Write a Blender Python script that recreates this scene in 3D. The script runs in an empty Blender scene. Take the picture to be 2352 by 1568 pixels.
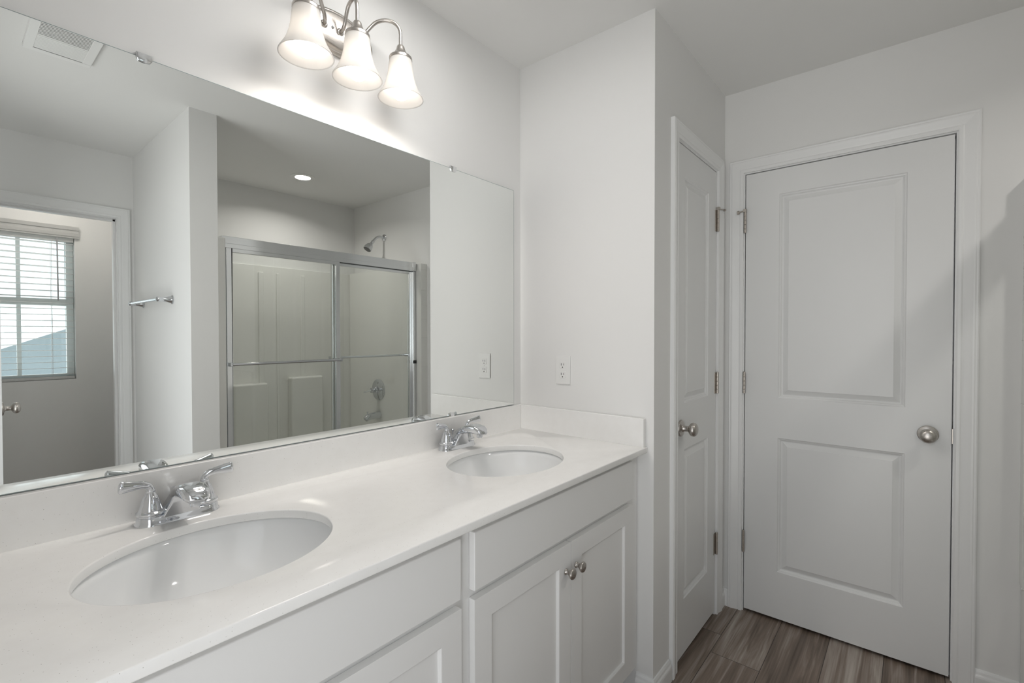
import bpy, bmesh, math, random
from math import pi, sin, cos, radians
from mathutils import Vector, Matrix
random.seed(7)
S = bpy.context.scene
COL = S.collection

# ------------------------------------------------------------------ camera, world, light, exposure
cam_d = bpy.data.cameras.new('camera'); cam = bpy.data.objects.new('camera', cam_d); COL.objects.link(cam)
CAM = Vector((-1.61309, -1.30122, 1.30535)); YAW = 0.69657; PITCH = -0.01497; ROLL = -0.00114
cam.location = CAM
_f = Vector((cos(YAW)*cos(PITCH), sin(YAW)*cos(PITCH), sin(PITCH)))
_r = Vector((sin(YAW), -cos(YAW), 0)); _u = _r.cross(_f)
_r2 = cos(ROLL)*_r + sin(ROLL)*_u; _u2 = -sin(ROLL)*_r + cos(ROLL)*_u
cam.matrix_world = Matrix(((_r2.x, _u2.x, -_f.x, CAM.x), (_r2.y, _u2.y, -_f.y, CAM.y), (_r2.z, _u2.z, -_f.z, CAM.z), (0, 0, 0, 1)))
cam_d.sensor_fit = 'HORIZONTAL'; cam_d.sensor_width = 36.0
cam_d.lens = 1100.9/2352*36.0
cam_d.clip_start = 0.02
S.camera = cam

# lamp strengths
SKY = 3.1; FILL_LAMP = 15.0; FILL_LAMP_XY = (-0.78, -0.42); VANITY = 5.0; CAN = 4.5; TOILET_FILL = 22.0; BULB = 4.6; CAN_LENS = 8.0

world = bpy.data.worlds.new('daylight_sky'); S.world = world; world.use_nodes = True
wn = world.node_tree.nodes; wl = world.node_tree.links
bg = wn['Background']; bg.inputs['Strength'].default_value = SKY
# bright sky above the horizon, brighter sunlit ground below it
_tc = wn.new('ShaderNodeTexCoord'); _sp = wn.new('ShaderNodeSeparateXYZ'); _rp = wn.new('ShaderNodeValToRGB'); _mr = wn.new('ShaderNodeMapRange')
_mr.inputs['From Min'].default_value = -1; wl.new(_tc.outputs['Generated'], _sp.inputs[0]); wl.new(_sp.outputs['Z'], _mr.inputs['Value']); wl.new(_mr.outputs['Result'], _rp.inputs['Fac'])
_rp.color_ramp.elements[0].position = 0.44; _rp.color_ramp.elements[0].color = (1.0, 1.0, 0.99, 1)
_rp.color_ramp.elements[1].position = 0.53; _rp.color_ramp.elements[1].color = (0.50, 0.52, 0.54, 1)
wl.new(_rp.outputs['Color'], bg.inputs['Color'])

def portal(name, loc, rot, sx, sy):
    d = bpy.data.lights.new(name, 'AREA'); d.shape = 'RECTANGLE'; d.size = sx; d.size_y = sy
    d.cycles.is_portal = True
    o = bpy.data.objects.new(name, d); o.location = loc; o.rotation_euler = rot; COL.objects.link(o)
portal('daylight_portal_entry', (-1.88, -1.24, 1.03), (0, radians(-90), 0), 2.0, 0.94)
portal('daylight_portal_window', (-1.25, -3.515, 1.505), (radians(90), 0, 0), 0.55, 1.03)

S.view_settings.view_transform = 'Standard'; S.view_settings.look = 'None'
S.view_settings.gamma = 1.0; S.view_settings.use_curve_mapping = False
S.view_settings.exposure = 0.06
S.cycles.use_denoising = True
S.cycles.max_bounces = 16; S.cycles.diffuse_bounces = 10; S.cycles.glossy_bounces = 6
S.cycles.transparent_max_bounces = 16; S.cycles.caustics_reflective = False; S.cycles.caustics_refractive = False
S.cycles.sample_clamp_indirect = 6.0

# ------------------------------------------------------------------ dimensions
H = 2.44; L = 0.8127; D = 0.6036; XL = -1.775
ZC = 0.9042; DC = 0.5813; XP = -0.8018; XQ = -0.677; W1 = 1.486; W2 = 2.5603; W3 = 2.6013; WW = 3.40
YM = -0.006

# ------------------------------------------------------------------ materials
def mat(name, col, rough=0.5, metal=0.0, spec=0.5, coat=0.0):
    m = bpy.data.materials.new(name); m.use_nodes = True
    b = m.node_tree.nodes['Principled BSDF']
    b.inputs['Base Color'].default_value = (*col, 1); b.inputs['Roughness'].default_value = rough
    b.inputs['Metallic'].default_value = metal; b.inputs['Specular IOR Level'].default_value = spec
    b.inputs['Coat Weight'].default_value = coat
    return m
def nodes(m): return m.node_tree.nodes, m.node_tree.links, m.node_tree.nodes['Principled BSDF']
def add_noise_bump(m, scale, strength, dist=0.001):
    n, l, b = nodes(m)
    tc = n.new('ShaderNodeTexCoord'); nz = n.new('ShaderNodeTexNoise'); nz.inputs['Scale'].default_value = scale; nz.inputs['Detail'].default_value = 3
    bp = n.new('ShaderNodeBump'); bp.inputs['Strength'].default_value = strength; bp.inputs['Distance'].default_value = dist
    l.new(tc.outputs['Object'], nz.inputs['Vector']); l.new(nz.outputs['Fac'], bp.inputs['Height']); l.new(bp.outputs['Normal'], b.inputs['Normal'])

M = {}
M['wall'] = mat('wall_paint', (0.785, 0.785, 0.778), 0.75, spec=0.25); add_noise_bump(M['wall'], 180, 0.05)
M['ceiling'] = mat('ceiling_paint', (0.78, 0.78, 0.77), 0.85, spec=0.2); add_noise_bump(M['ceiling'], 150, 0.06)
M['trim'] = mat('trim_paint', (0.82, 0.825, 0.825), 0.32)
M['door'] = mat('door_paint', (0.77, 0.775, 0.775), 0.35); add_noise_bump(M['door'], 90, 0.015)
M['cabinet'] = mat('cabinet_paint', (0.78, 0.78, 0.775), 0.38)
M['dark'] = mat('shadow_gap', (0.02, 0.02, 0.02), 0.9)
M['chrome'] = mat('chrome', (0.70, 0.715, 0.74), 0.05, 1.0)
M['satin_alu'] = mat('bright_aluminium', (0.80, 0.81, 0.82), 0.16, 1.0)
M['nickel'] = mat('brushed_nickel', (0.52, 0.49, 0.46), 0.28, 1.0); 
M['hinge'] = mat('satin_nickel_hinge', (0.52, 0.48, 0.44), 0.34, 1.0)
M['ceramic'] = mat('white_ceramic', (0.80, 0.81, 0.815), 0.08, spec=0.4)
M['acrylic'] = mat('shower_acrylic', (0.76, 0.76, 0.735), 0.12)
M['plastic'] = mat('white_plastic', (0.80, 0.80, 0.79), 0.35)
M['vinyl'] = mat('white_vinyl', (0.86, 0.91, 0.91), 0.4)
M['slat'] = mat('blind_slat', (0.84, 0.84, 0.83), 0.45)
n, l, b = nodes(M['slat']); _t = n.new('ShaderNodeBsdfTranslucent'); _t.inputs['Color'].default_value = (0.8, 0.8, 0.8, 1); _x = n.new('ShaderNodeMixShader'); _x.inputs[0].default_value = 0.42
l.new(b.outputs[0], _x.inputs[1]); l.new(_t.outputs[0], _x.inputs[2]); l.new(_x.outputs[0], n['Material Output'].inputs['Surface'])
M['rubber'] = mat('black_rubber', (0.03, 0.03, 0.03), 0.6)
M['mirror'] = mat('mirror_silver', (0.915, 0.935, 0.92), 0.0, 1.0)
M['mirror_edge'] = mat('mirror_glass_edge', (0.30, 0.36, 0.36), 0.2)

# brushed look for nickel
n, l, b = nodes(M['nickel'])
tc = n.new('ShaderNodeTexCoord'); mp = n.new('ShaderNodeMapping'); mp.inputs['Scale'].default_value = (30, 30, 700)
nz = n.new('ShaderNodeTexNoise'); nz.inputs['Scale'].default_value = 2.0
mr = n.new('ShaderNodeMapRange'); mr.inputs['To Min'].default_value = 0.22; mr.inputs['To Max'].default_value = 0.38
l.new(tc.outputs['Object'], mp.inputs['Vector']); l.new(mp.outputs['Vector'], nz.inputs['Vector']); l.new(nz.outputs['Fac'], mr.inputs['Value']); l.new(mr.outputs['Result'], b.inputs['Roughness'])

# quartz counter: white with faint grey-beige specks
m = M['quartz'] = mat('white_quartz', (0.78, 0.775, 0.76), 0.13)
n, l, b = nodes(m)
tc = n.new('ShaderNodeTexCoord'); v = n.new('ShaderNodeTexVoronoi'); v.inputs['Scale'].default_value = 260; v.feature = 'F1'
nz = n.new('ShaderNodeTexNoise'); nz.inputs['Scale'].default_value = 35; nz.inputs['Detail'].default_value = 4
r1 = n.new('ShaderNodeValToRGB'); r1.color_ramp.elements[0].position = 0.10; r1.color_ramp.elements[0].color = (1, 1, 1, 1); r1.color_ramp.elements[1].position = 0.17; r1.color_ramp.elements[1].color = (0, 0, 0, 1)
vr = n.new('ShaderNodeMath'); vr.operation = 'GREATER_THAN'; vr.inputs[1].default_value = 0.84
sep = n.new('ShaderNodeSeparateColor'); mu = n.new('ShaderNodeMath'); mu.operation = 'MULTIPLY'
mx = n.new('ShaderNodeMix'); mx.data_type = 'RGBA'; mx.inputs['A'].default_value = (0.86, 0.857, 0.848, 1); mx.inputs['B'].default_value = (0.46, 0.44, 0.41, 1)
r2 = n.new('ShaderNodeMapRange'); r2.inputs['From Min'].default_value = 0.35; r2.inputs['From Max'].default_value = 0.7; r2.inputs['To Min'].default_value = 0; r2.inputs['To Max'].default_value = 0.12
mx2 = n.new('ShaderNodeMix'); mx2.data_type = 'RGBA'; mx2.inputs['B'].default_value = (0.72, 0.70, 0.67, 1)
l.new(tc.outputs['Object'], v.inputs['Vector']); l.new(tc.outputs['Object'], nz.inputs['Vector'])
l.new(v.outputs['Distance'], r1.inputs['Fac']); l.new(v.outputs['Color'], sep.inputs['Color']); l.new(sep.outputs['Red'], vr.inputs[0])
l.new(r1.outputs['Color'], mu.inputs[0]); l.new(vr.outputs['Value'], mu.inputs[1]); l.new(mu.outputs['Value'], mx.inputs['Factor'])
l.new(nz.outputs['Fac'], r2.inputs['Value']); l.new(r2.outputs['Result'], mx2.inputs['Factor']); l.new(mx.outputs['Result'], mx2.inputs['A']); l.new(mx2.outputs['Result'], b.inputs['Base Color'])

# vinyl plank floor, planks run along x
m = M['floor'] = mat('wood_look_vinyl_plank', (0.2, 0.15, 0.12), 0.42)
n, l, b = nodes(m)
tc = n.new('ShaderNodeTexCoord'); sp = n.new('ShaderNodeSeparateXYZ'); l.new(tc.outputs['Object'], sp.inputs['Vector'])
def mth(op, a=None, c=None, av=0.0, cv=0.0):
    k = n.new('ShaderNodeMath'); k.operation = op
    k.inputs[0].default_value = av; k.inputs[1].default_value = cv
    if a is not None: l.new(a, k.inputs[0])
    if c is not None: l.new(c, k.inputs[1])
    return k.outputs[0]
PW = 0.1828; PL = 1.22
yy = mth('DIVIDE', mth('ADD', sp.outputs['Y'], cv=0.674), cv=PW)
row = mth('FLOOR', yy); fy = mth('SUBTRACT', yy, row)
# row 0 is y > -0.674 (joint x=0.55), row -1 joint x=0.407
offs = mth('ADD', mth('MULTIPLY', row, cv=0.143 + 0.36*0), cv=0.55)
wob = mth('MULTIPLY', mth('SINE', mth('MULTIPLY', row, cv=2.4)), cv=0.0)
xx = mth('DIVIDE', mth('SUBTRACT', sp.outputs['X'], offs), cv=PL)
colm = mth('FLOOR', xx); fx = mth('SUBTRACT', xx, colm)
seed = mth('ADD', mth('MULTIPLY', row, cv=3.71), mth('MULTIPLY', colm, cv=1.37))
wnz = n.new('ShaderNodeTexWhiteNoise'); wnz.noise_dimensions = '1D'; l.new(seed, wnz.inputs['W'])
cmb = n.new('ShaderNodeCombineXYZ')
l.new(mth('MULTIPLY', sp.outputs['X'], cv=1.1), cmb.inputs['X']); l.new(mth('MULTIPLY', sp.outputs['Y'], cv=15.0), cmb.inputs['Y']); l.new(mth('MULTIPLY', seed, cv=5.3), cmb.inputs['Z'])
g1 = n.new('ShaderNodeTexNoise'); g1.inputs['Scale'].default_value = 1.6; g1.inputs['Detail'].default_value = 5; g1.inputs['Distortion'].default_value = 0.9; l.new(cmb.outputs['Vector'], g1.inputs['Vector'])
cmb2 = n.new('ShaderNodeCombineXYZ')
l.new(mth('MULTIPLY', sp.outputs['X'], cv=4.0), cmb2.inputs['X']); l.new(mth('MULTIPLY', sp.outputs['Y'], cv=170.0), cmb2.inputs['Y']); l.new(seed, cmb2.inputs['Z'])
g2 = n.new('ShaderNodeTexNoise'); g2.inputs['Scale'].default_value = 1.0; g2.inputs['Detail'].default_value = 4; l.new(cmb2.outputs['Vector'], g2.inputs['Vector'])
rp = n.new('ShaderNodeValToRGB'); e = rp.color_ramp.elements
e[0].position = 0.25; e[0].color = (0.105, 0.078, 0.060, 1); e[1].position = 0.80; e[1].color = (0.52, 0.475, 0.435, 1)
k = rp.color_ramp.elements.new(0.45); k.color = (0.205, 0.158, 0.128, 1)
k = rp.color_ramp.elements.new(0.62); k.color = (0.36, 0.312, 0.275, 1)
fac = mth('ADD', mth('ADD', mth('MULTIPLY', g1.outputs['Fac'], cv=0.95), mth('MULTIPLY', mth('SUBTRACT', g2.outputs['Fac'], cv=0.5), cv=0.30)), mth('MULTIPLY', mth('SUBTRACT', wnz.outputs['Value'], cv=0.5), cv=0.16))
l.new(fac, rp.inputs['Fac'])
ey = mth('MULTIPLY', mth('MINIMUM', fy, mth('SUBTRACT', None, fy, av=1.0)), cv=PW)
ex = mth('MULTIPLY', mth('MINIMUM', fx, mth('SUBTRACT', None, fx, av=1.0)), cv=PL)
edge = mth('LESS_THAN', mth('MINIMUM', ey, ex), cv=0.0011)
mx = n.new('ShaderNodeMix'); mx.data_type = 'RGBA'; mx.inputs['B'].default_value = (0.03, 0.022, 0.018, 1)
l.new(edge, mx.inputs['Factor']); l.new(rp.outputs['Color'], mx.inputs['A']); l.new(mx.outputs['Result'], b.inputs['Base Color'])
bp = n.new('ShaderNodeBump'); bp.inputs['Strength'].default_value = 0.15; bp.inputs['Distance'].default_value = 0.001
l.new(mth('SUBTRACT', g2.outputs['Fac'], edge), bp.inputs['Height']); l.new(bp.outputs['Normal'], b.inputs['Normal'])

# clear sheet glass (thin pane: tinted transparency plus fresnel reflection)
def thin_glass(name, tint, ior=1.5):
    m = bpy.data.materials.new(name); m.use_nodes = True; n = m.node_tree.nodes; l = m.node_tree.links
    n.remove(n['Principled BSDF']); out = n['Material Output']
    t = n.new('ShaderNodeBsdfTransparent'); t.inputs['Color'].default_value = (*tint, 1)
    g = n.new('ShaderNodeBsdfGlossy'); g.inputs['Roughness'].default_value = 0.0; g.inputs['Color'].default_value = (1, 1, 1, 1)
    # Schlick reflectance of a thin sheet, the same from both sides
    lw = n.new('ShaderNodeLayerWeight'); lw.inputs['Blend'].default_value = 0.5
    pw = n.new('ShaderNodeMath'); pw.operation = 'POWER'; pw.inputs[1].default_value = 5.0; l.new(lw.outputs['Facing'], pw.inputs[0])
    f = n.new('ShaderNodeMath'); f.operation = 'MULTIPLY_ADD'; r0 = ((ior-1)/(ior+1))**2; f.inputs[1].default_value = (1-r0)*0.8; f.inputs[2].default_value = r0; l.new(pw.outputs[0], f.inputs[0])
    mx = n.new('ShaderNodeMixShader'); l.new(f.outputs[0], mx.inputs['Fac']); l.new(t.outputs[0], mx.inputs[1]); l.new(g.outputs[0], mx.inputs[2]); l.new(mx.outputs[0], out.inputs['Surface'])
    return m
M['glass'] = thin_glass('shower_glass', (0.955, 0.965, 0.955))
M['window_glass'] = thin_glass('window_glass', (0.93, 0.97, 0.97))

# frosted bell glass
m = M['frost'] = bpy.data.materials.new('frosted_bell_glass'); m.use_nodes = True; n = m.node_tree.nodes; l = m.node_tree.links
n.remove(n['Principled BSDF']); out = n['Material Output']
tl = n.new('ShaderNodeBsdfTranslucent'); tl.inputs['Color'].default_value = (0.80, 0.79, 0.77, 1)
df = n.new('ShaderNodeBsdfDiffuse'); df.inputs['Color'].default_value = (0.92, 0.91, 0.90, 1)
tr = n.new('ShaderNodeBsdfTransparent'); tr.inputs['Color'].default_value = (1, 0.99, 0.97, 1)
gl = n.new('ShaderNodeBsdfGlossy'); gl.inputs['Roughness'].default_value = 0.25
a = n.new('ShaderNodeMixShader'); a.inputs[0].default_value = 0.56; l.new(tl.outputs[0], a.inputs[1]); l.new(df.outputs[0], a.inputs[2])
c = n.new('ShaderNodeMixShader'); c.inputs[0].default_value = 0.14; l.new(a.outputs[0], c.inputs[1]); l.new(tr.outputs[0], c.inputs[2])
lw = n.new('ShaderNodeLayerWeight'); lw.inputs['Blend'].default_value = 0.5; pw = n.new('ShaderNodeMath'); pw.operation = 'POWER'; pw.inputs[1].default_value = 5.0; l.new(lw.outputs['Facing'], pw.inputs[0])
f = n.new('ShaderNodeMath'); f.operation = 'MULTIPLY_ADD'; f.inputs[1].default_value = 0.5; f.inputs[2].default_value = 0.03; l.new(pw.outputs[0], f.inputs[0])
d_ = n.new('ShaderNodeMixShader'); l.new(f.outputs[0], d_.inputs[0]); l.new(c.outputs[0], d_.inputs[1]); l.new(gl.outputs[0], d_.inputs[2]); l.new(d_.outputs[0], out.inputs['Surface'])

def emit(name, col, st):
    m = bpy.data.materials.new(name); m.use_nodes = True; n = m.node_tree.nodes; l = m.node_tree.links
    n.remove(n['Principled BSDF']); e = n.new('ShaderNodeEmission'); e.inputs['Color'].default_value = (*col, 1); e.inputs['Strength'].default_value = st
    l.new(e.outputs[0], n['Material Output'].inputs['Surface']); return m
M['bulb'] = emit('lit_bulb', (1.0, 0.90, 0.80), BULB)
M['can_lens'] = emit('lit_downlight_lens', (1.0, 0.90, 0.78), CAN_LENS)

def spot(name, loc, power, parent, radius, cone=165, blend=0.35, col=(1.0, 0.94, 0.875)):
    d = bpy.data.lights.new(name, 'SPOT'); d.energy = power; d.shadow_soft_size = radius; d.spot_size = radians(cone); d.spot_blend = blend; d.color = col
    o = bpy.data.objects.new(name, d); COL.objects.link(o); o.parent = parent; o.location = Vector(loc) - root_loc(parent)
    return o

# neighbour's lap siding
m = M['siding'] = mat('pale_blue_lap_siding', (0.19, 0.228, 0.25), 0.6)
n, l, b = nodes(m); tc = n.new('ShaderNodeTexCoord'); sp = n.new('ShaderNodeSeparateXYZ'); l.new(tc.outputs['Object'], sp.inputs['Vector'])
fr = n.new('ShaderNodeMath'); fr.operation = 'FRACT'; dv = n.new('ShaderNodeMath'); dv.operation = 'DIVIDE'; dv.inputs[1].default_value = 0.16
l.new(sp.outputs['Z'], dv.inputs[0]); l.new(dv.outputs[0], fr.inputs[0])
bp = n.new('ShaderNodeBump'); bp.inputs['Distance'].default_value = 0.02; l.new(fr.outputs[0], bp.inputs['Height']); l.new(bp.outputs['Normal'], b.inputs['Normal'])

# ------------------------------------------------------------------ mesh helpers
class MB:
    def __init__(s): s.bm = bmesh.new()
    def box(s, x0, x1, y0, y1, z0, z1):
        x0, x1 = sorted((x0, x1)); y0, y1 = sorted((y0, y1)); z0, z1 = sorted((z0, z1))
        v = [s.bm.verts.new(p) for p in ((x0,y0,z0),(x1,y0,z0),(x1,y1,z0),(x0,y1,z0),(x0,y0,z1),(x1,y0,z1),(x1,y1,z1),(x0,y1,z1))]
        for f in ((3,2,1,0),(4,5,6,7),(0,1,5,4),(1,2,6,5),(2,3,7,6),(3,0,4,7)): s.bm.faces.new([v[i] for i in f])
        return s
    def loft(s, rings, cap=True, closed=True):
        R = [[s.bm.verts.new(p) for p in r] for r in rings]; n = len(R[0])
        for a, b in zip(R[:-1], R[1:]):
            for i in range(n if closed else n-1):
                j = (i+1) % n
                s.bm.faces.new((a[i], a[j], b[j], b[i]))
        if cap and closed:
            s.bm.faces.new(R[0][::-1]); s.bm.faces.new(R[-1])
        return s
    def tube(s, pts, rad, n=16, cap=True, flat=None):
        """rad: number or list; flat: (list of) vertical squash factors"""
        pts = [Vector(p) for p in pts]
        if not isinstance(rad, (list, tuple)): rad = [rad]*len(pts)
        if flat is None: flat = [1]*len(pts)
        elif not isinstance(flat, (list, tuple)): flat = [flat]*len(pts)
        t0 = (pts[1]-pts[0]).normalized()
        side = t0.cross(Vector((0,0,1)))
        if side.length < 1e-3: side = Vector((1,0,0)) if abs(t0.x) < 0.9 else Vector((0,1,0))
        side.normalize(); rings = []
        for i, p in enumerate(pts):
            t = (pts[min(i+1, len(pts)-1)] - pts[max(i-1, 0)]).normalized()
            side = (side - t*side.dot(t)).normalized(); up = side.cross(t)
            rings.append([p + rad[i]*(cos(a)*side + flat[i]*sin(a)*up) for a in [2*pi*k/n for k in range(n)]])
        return s.loft(rings, cap)
    def lathe(s, prof, o=(0,0,0), axis=(0,0,1), n=32, sx=1.0, sy=1.0, cap=True):
        """prof: list of (r, h) along axis"""
        a = Vector(axis).normalized(); u = a.orthogonal().normalized()
        if abs(a.z) > 0.99: u = Vector((1,0,0))
        elif abs(a.z) < 0.2: u = Vector((0,0,1)).cross(a).normalized()
        w = a.cross(u); o = Vector(o)
        rings = [[o + a*h + u*(max(r,1e-5)*sx*cos(t)) + w*(max(r,1e-5)*sy*sin(t)) for t in [2*pi*k/n for k in range(n)]] for r, h in prof]
        return s.loft(rings, cap)
    def sphere(s, o, r, n=24, sz=1.0):
        prof = [(r*sin(pi*k/(n//2)), -r*sz*cos(pi*k/(n//2))) for k in range(n//2+1)]
        return s.lathe(prof, o, n=n)
    def xform(s, fn):
        for v in s.bm.verts: v.co = Vector(fn(v.co.x, v.co.y, v.co.z))
        return s
    def build(s, name, material, parent=None, bevel=0.0, seg=2, angle=35, smooth=True):
        bmesh.ops.remove_doubles(s.bm, verts=s.bm.verts, dist=1e-6)
        bmesh.ops.recalc_face_normals(s.bm, faces=s.bm.faces)
        org = root_loc(parent) if parent else Vector((0,0,0))
        if parent is None and s.bm.verts:
            xs = [v.co for v in s.bm.verts]
            org = Vector(((min(v.x for v in xs)+max(v.x for v in xs))/2, (min(v.y for v in xs)+max(v.y for v in xs))/2, min(v.z for v in xs)))
            if name in ('floor', 'countertop') or (material and material.name in ('wood_look_vinyl_plank', 'pale_blue_lap_siding')): org = Vector((0,0,0))
        for v in s.bm.verts: v.co -= org
        me = bpy.data.meshes.new(name); s.bm.to_mesh(me); s.bm.free()
        if smooth:
            for p in me.polygons: p.use_smooth = True
            me.set_sharp_from_angle(angle=radians(angle))
        if material: me.materials.append(material)
        o = bpy.data.objects.new(name, me); COL.objects.link(o)
        if parent: o.parent = parent
        else: o.location = org
        if bevel > 0:
            bv = o.modifiers.new('bevel', 'BEVEL'); bv.width = bevel; bv.segments = seg; bv.limit_method = 'ANGLE'; bv.angle_limit = radians(40)
            bv.harden_normals = True
        return o
def root_loc(o):
    while o.parent: o = o.parent
    return Vector(o.location)
def tag(o, label, cat, group=None, kind=None):
    o['label'] = label; o['category'] = cat
    if group: o['group'] = group
    if kind: o['kind'] = kind
    return o
def thing(name, loc, label, cat, group=None, kind=None):
    o = bpy.data.objects.new(name, None); o.empty_display_size = 0.05; o.location = loc; COL.objects.link(o)
    return tag(o, label, cat, group, kind)
def struct(o, label, cat): return tag(o, label, cat, kind='structure')
def copy_tree(o, parent=None, delta=None):
    c = o.copy(); COL.objects.link(c)
    if parent: c.parent = parent
    elif delta: c.location = Vector(o.location) + Vector(delta)
    for ch in list(o.children): copy_tree(ch, c)
    return c
def arc(c, r, a0, a1, n, fn): return [fn(c[0]+r*cos(a0+(a1-a0)*k/n), c[1]+r*sin(a0+(a1-a0)*k/n)) for k in range(n+1)]
def bez(p0, p1, p2, p3, n=12):
    p0, p1, p2, p3 = map(Vector, (p0, p1, p2, p3)); r = []
    for k in range(n+1):
        t = k/n; r.append((1-t)**3*p0 + 3*(1-t)**2*t*p1 + 3*(1-t)*t*t*p2 + t**3*p3)
    return r

# wall frames: (s along wall, o out of wall into the room, z) -> world
FAR = lambda s, o, z: (L - o, s, z)          # end of the room with the large door
CLO = lambda s, o, z: (s, -D - o, z)         # closet wall
WCF = lambda s, o, z: (s, -W2 + o, z)        # wall with the toilet-room doorway
END = lambda s, o, z: (-o, s, z)             # side wall at the right end of the vanity

# ------------------------------------------------------------------ room shell
m = MB(); m.box(-1.95, 0.95, -3.55, 0.15, -0.1, 0); struct(m.build('floor', M['floor']), 'brown grey wood-look plank floor at the foot of the doors', 'floor')
m = MB(); m.box(-1.95, 0.95, -3.55, 0.15, H, H+0.1); struct(m.build('ceiling', M['ceiling']), 'flat painted ceiling over the whole bathroom', 'ceiling')
m = MB(); m.box(-1.95, 0.95, 0, 0.1, 0, H); struct(m.build('wall_back', M['wall']), 'painted wall behind the mirror and the vanity light', 'wall')
m = MB(); m.box(0, 0.1, -D+0.1, 0, 0, H); struct(m.build('wall_right', M['wall']), 'painted end wall beside the vanity with the power outlet', 'wall')
# closet wall with recess for the closet door
CX0, CX1, CT = 0.2144-0.004, 0.684+0.006, 2.0495
m = MB()
m.box(0, CX0-0.018, -D, -D+0.1, 0, H); m.box(CX1+0.018, L, -D, -D+0.1, 0, H); m.box(CX0-0.018, CX1+0.018, -D, -D+0.1, CT+0.018, H); m.box(CX0-0.018, CX1+0.018, -D+0.085, -D+0.1, 0, CT+0.018)
struct(m.build('wall_closet', M['wall']), 'narrow painted wall around the closet door', 'wall')
# far wall with recess for the large door
FY0, FY1, FT = -0.6985+0.004, -1.4151-0.004, 2.0495
m = MB()
m.box(L, L+0.1, FY0+0.018, 0.0, 0, H); m.box(L, L+0.1, -2.72, FY1-0.018, 0, H); m.box(L, L+0.1, FY1-0.018, FY0+0.018, FT+0.018, H); m.box(L+0.085, L+0.1, FY1-0.018, FY0+0.018, 0, FT+0.018)
struct(m.build('wall_far', M['wall']), 'painted wall around the large panel door, running on as the shower head wall', 'wall')
m = MB(); m.box(XQ, L, -W3-0.1, -W3, 0, H); struct(m.build('wall_shower_back', M['wall']), 'painted back wall above the shower surround', 'wall')
m = MB(); m.box(XP, XQ, -W2-0.1, -W1, 0, H); m.box(-0.74, XQ, -3.5, -W2-0.1, 0, H); struct(m.build('wall_wing', M['wall']), 'painted wing wall that carries the towel bar, left of the shower', 'wall')
WX0, WX1, WT = -1.47, -0.888, 2.034
m = MB()
m.box(XL, WX0-0.018, -W2-0.1, -W2, 0, H); m.box(WX1+0.018, XP, -W2-0.1, -W2, 0, H); m.box(WX0-0.018, WX1+0.018, -W2-0.1, -W2, WT+0.018, H)
struct(m.build('wall_toilet', M['wall']), 'painted wall with the cased doorway to the toilet room', 'wall')
VX0, VX1, VZ0, VZ1 = -1.525, -0.972, 0.985, 2.03
m = MB()
m.box(XL, VX0, -WW-0.1, -WW, 0, H); m.box(VX1, -0.74, -WW-0.1, -WW, 0, H); m.box(VX0, VX1, -WW-0.1, -WW, 0, VZ0); m.box(VX0, VX1, -WW-0.1, -WW, VZ1, H)
struct(m.build('wall_window', M['wall']), 'painted outside wall around the toilet room window', 'wall')
m = MB()
m.box(XL-0.1, XL, -3.5, -1.72, 0, H); m.box(XL-0.1, XL, -0.76, 0, 0, H); m.box(XL-0.1, XL, -1.72, -0.76, 2.04, H)
struct(m.build('wall_left', M['wall']), 'painted wall with the open entry behind the camera', 'wall')

# ------------------------------------------------------------------ trim
BASE = [(0, 0), (0.014, 0), (0.014, 0.052), (0.0125, 0.058), (0.009, 0.064), (0.0075, 0.072), (0.004, 0.079), (0, 0.08)]  # (out, z)
def baseboard(name, path, closed, label):
    """path: list of (x, y, nx, ny): corner points with mitre direction outwards"""
    rings = [[(x + nx*o, y + ny*o, z) for o, z in BASE] for x, y, nx, ny in path]
    m = MB(); m.loft(rings)
    return struct(m.build(name, M['trim'], smooth=False), label, 'baseboard')
baseboard('baseboard_right', [(0, -0.541, -1, 0), (0, -D, -1, -1), (0.14, -D, 0, -1)], False, 'white baseboard wrapping the wall corner beside the vanity')
baseboard('baseboard_corner', [(0.752, -D, 0, -1), (L, -D, -1, -1), (L, -0.632, -1, 0)], False, 'short white baseboard in the corner between the two doors')
baseboard('baseboard_far', [(L, -1.4765, -1, 0), (L, -1.60, -1, 0)], False, 'white baseboard right of the large door')
baseboard('baseboard_toilet', [(-1.05+0.25, -1.486, -1, 1), (XP, -W2, -1, 1)], False, 'white baseboard along the wing wall under the towel bar')

CAS = [(0, 0), (0, 0.009), (0.004, 0.011), (0.012, 0.0115), (0.017, 0.010), (0.022, 0.0115), (0.036, 0.0145), (0.044, 0.0165), (0.049, 0.017), (0.052, 0.0155), (0.057, 0.0165), (0.061, 0.014), (0.061, 0)]  # (across, out)
def casing(name, fr, s0, s1, top, label, w=1.0, z0=0.0, jd=0.085):
    """s0<s1 clear opening; casing plus jamb lining and stops"""
    m = MB(); rv = 0.005
    a, b, t = s0-rv, s1+rv, top+rv
    rings = [[(a-u*w, v, z0) for u, v in CAS], [(a-u*w, v, t+u*w) for u, v in CAS], [(b+u*w, v, t+u*w) for u, v in CAS], [(b+u*w, v, z0) for u, v in CAS]]
    m.loft(rings)
    # jamb lining
    m.box(s0-0.018, s0, -jd, 0.0, z0, top+0.018); m.box(s1, s1+0.018, -jd, 0.0, z0, top+0.018); m.box(s0, s1, -jd, 0.0, top, top+0.018)
    m.xform(fr)
    return m
m = casing('trim_1', FAR, FY1, FY0, FT, '', jd=0.084)
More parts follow.
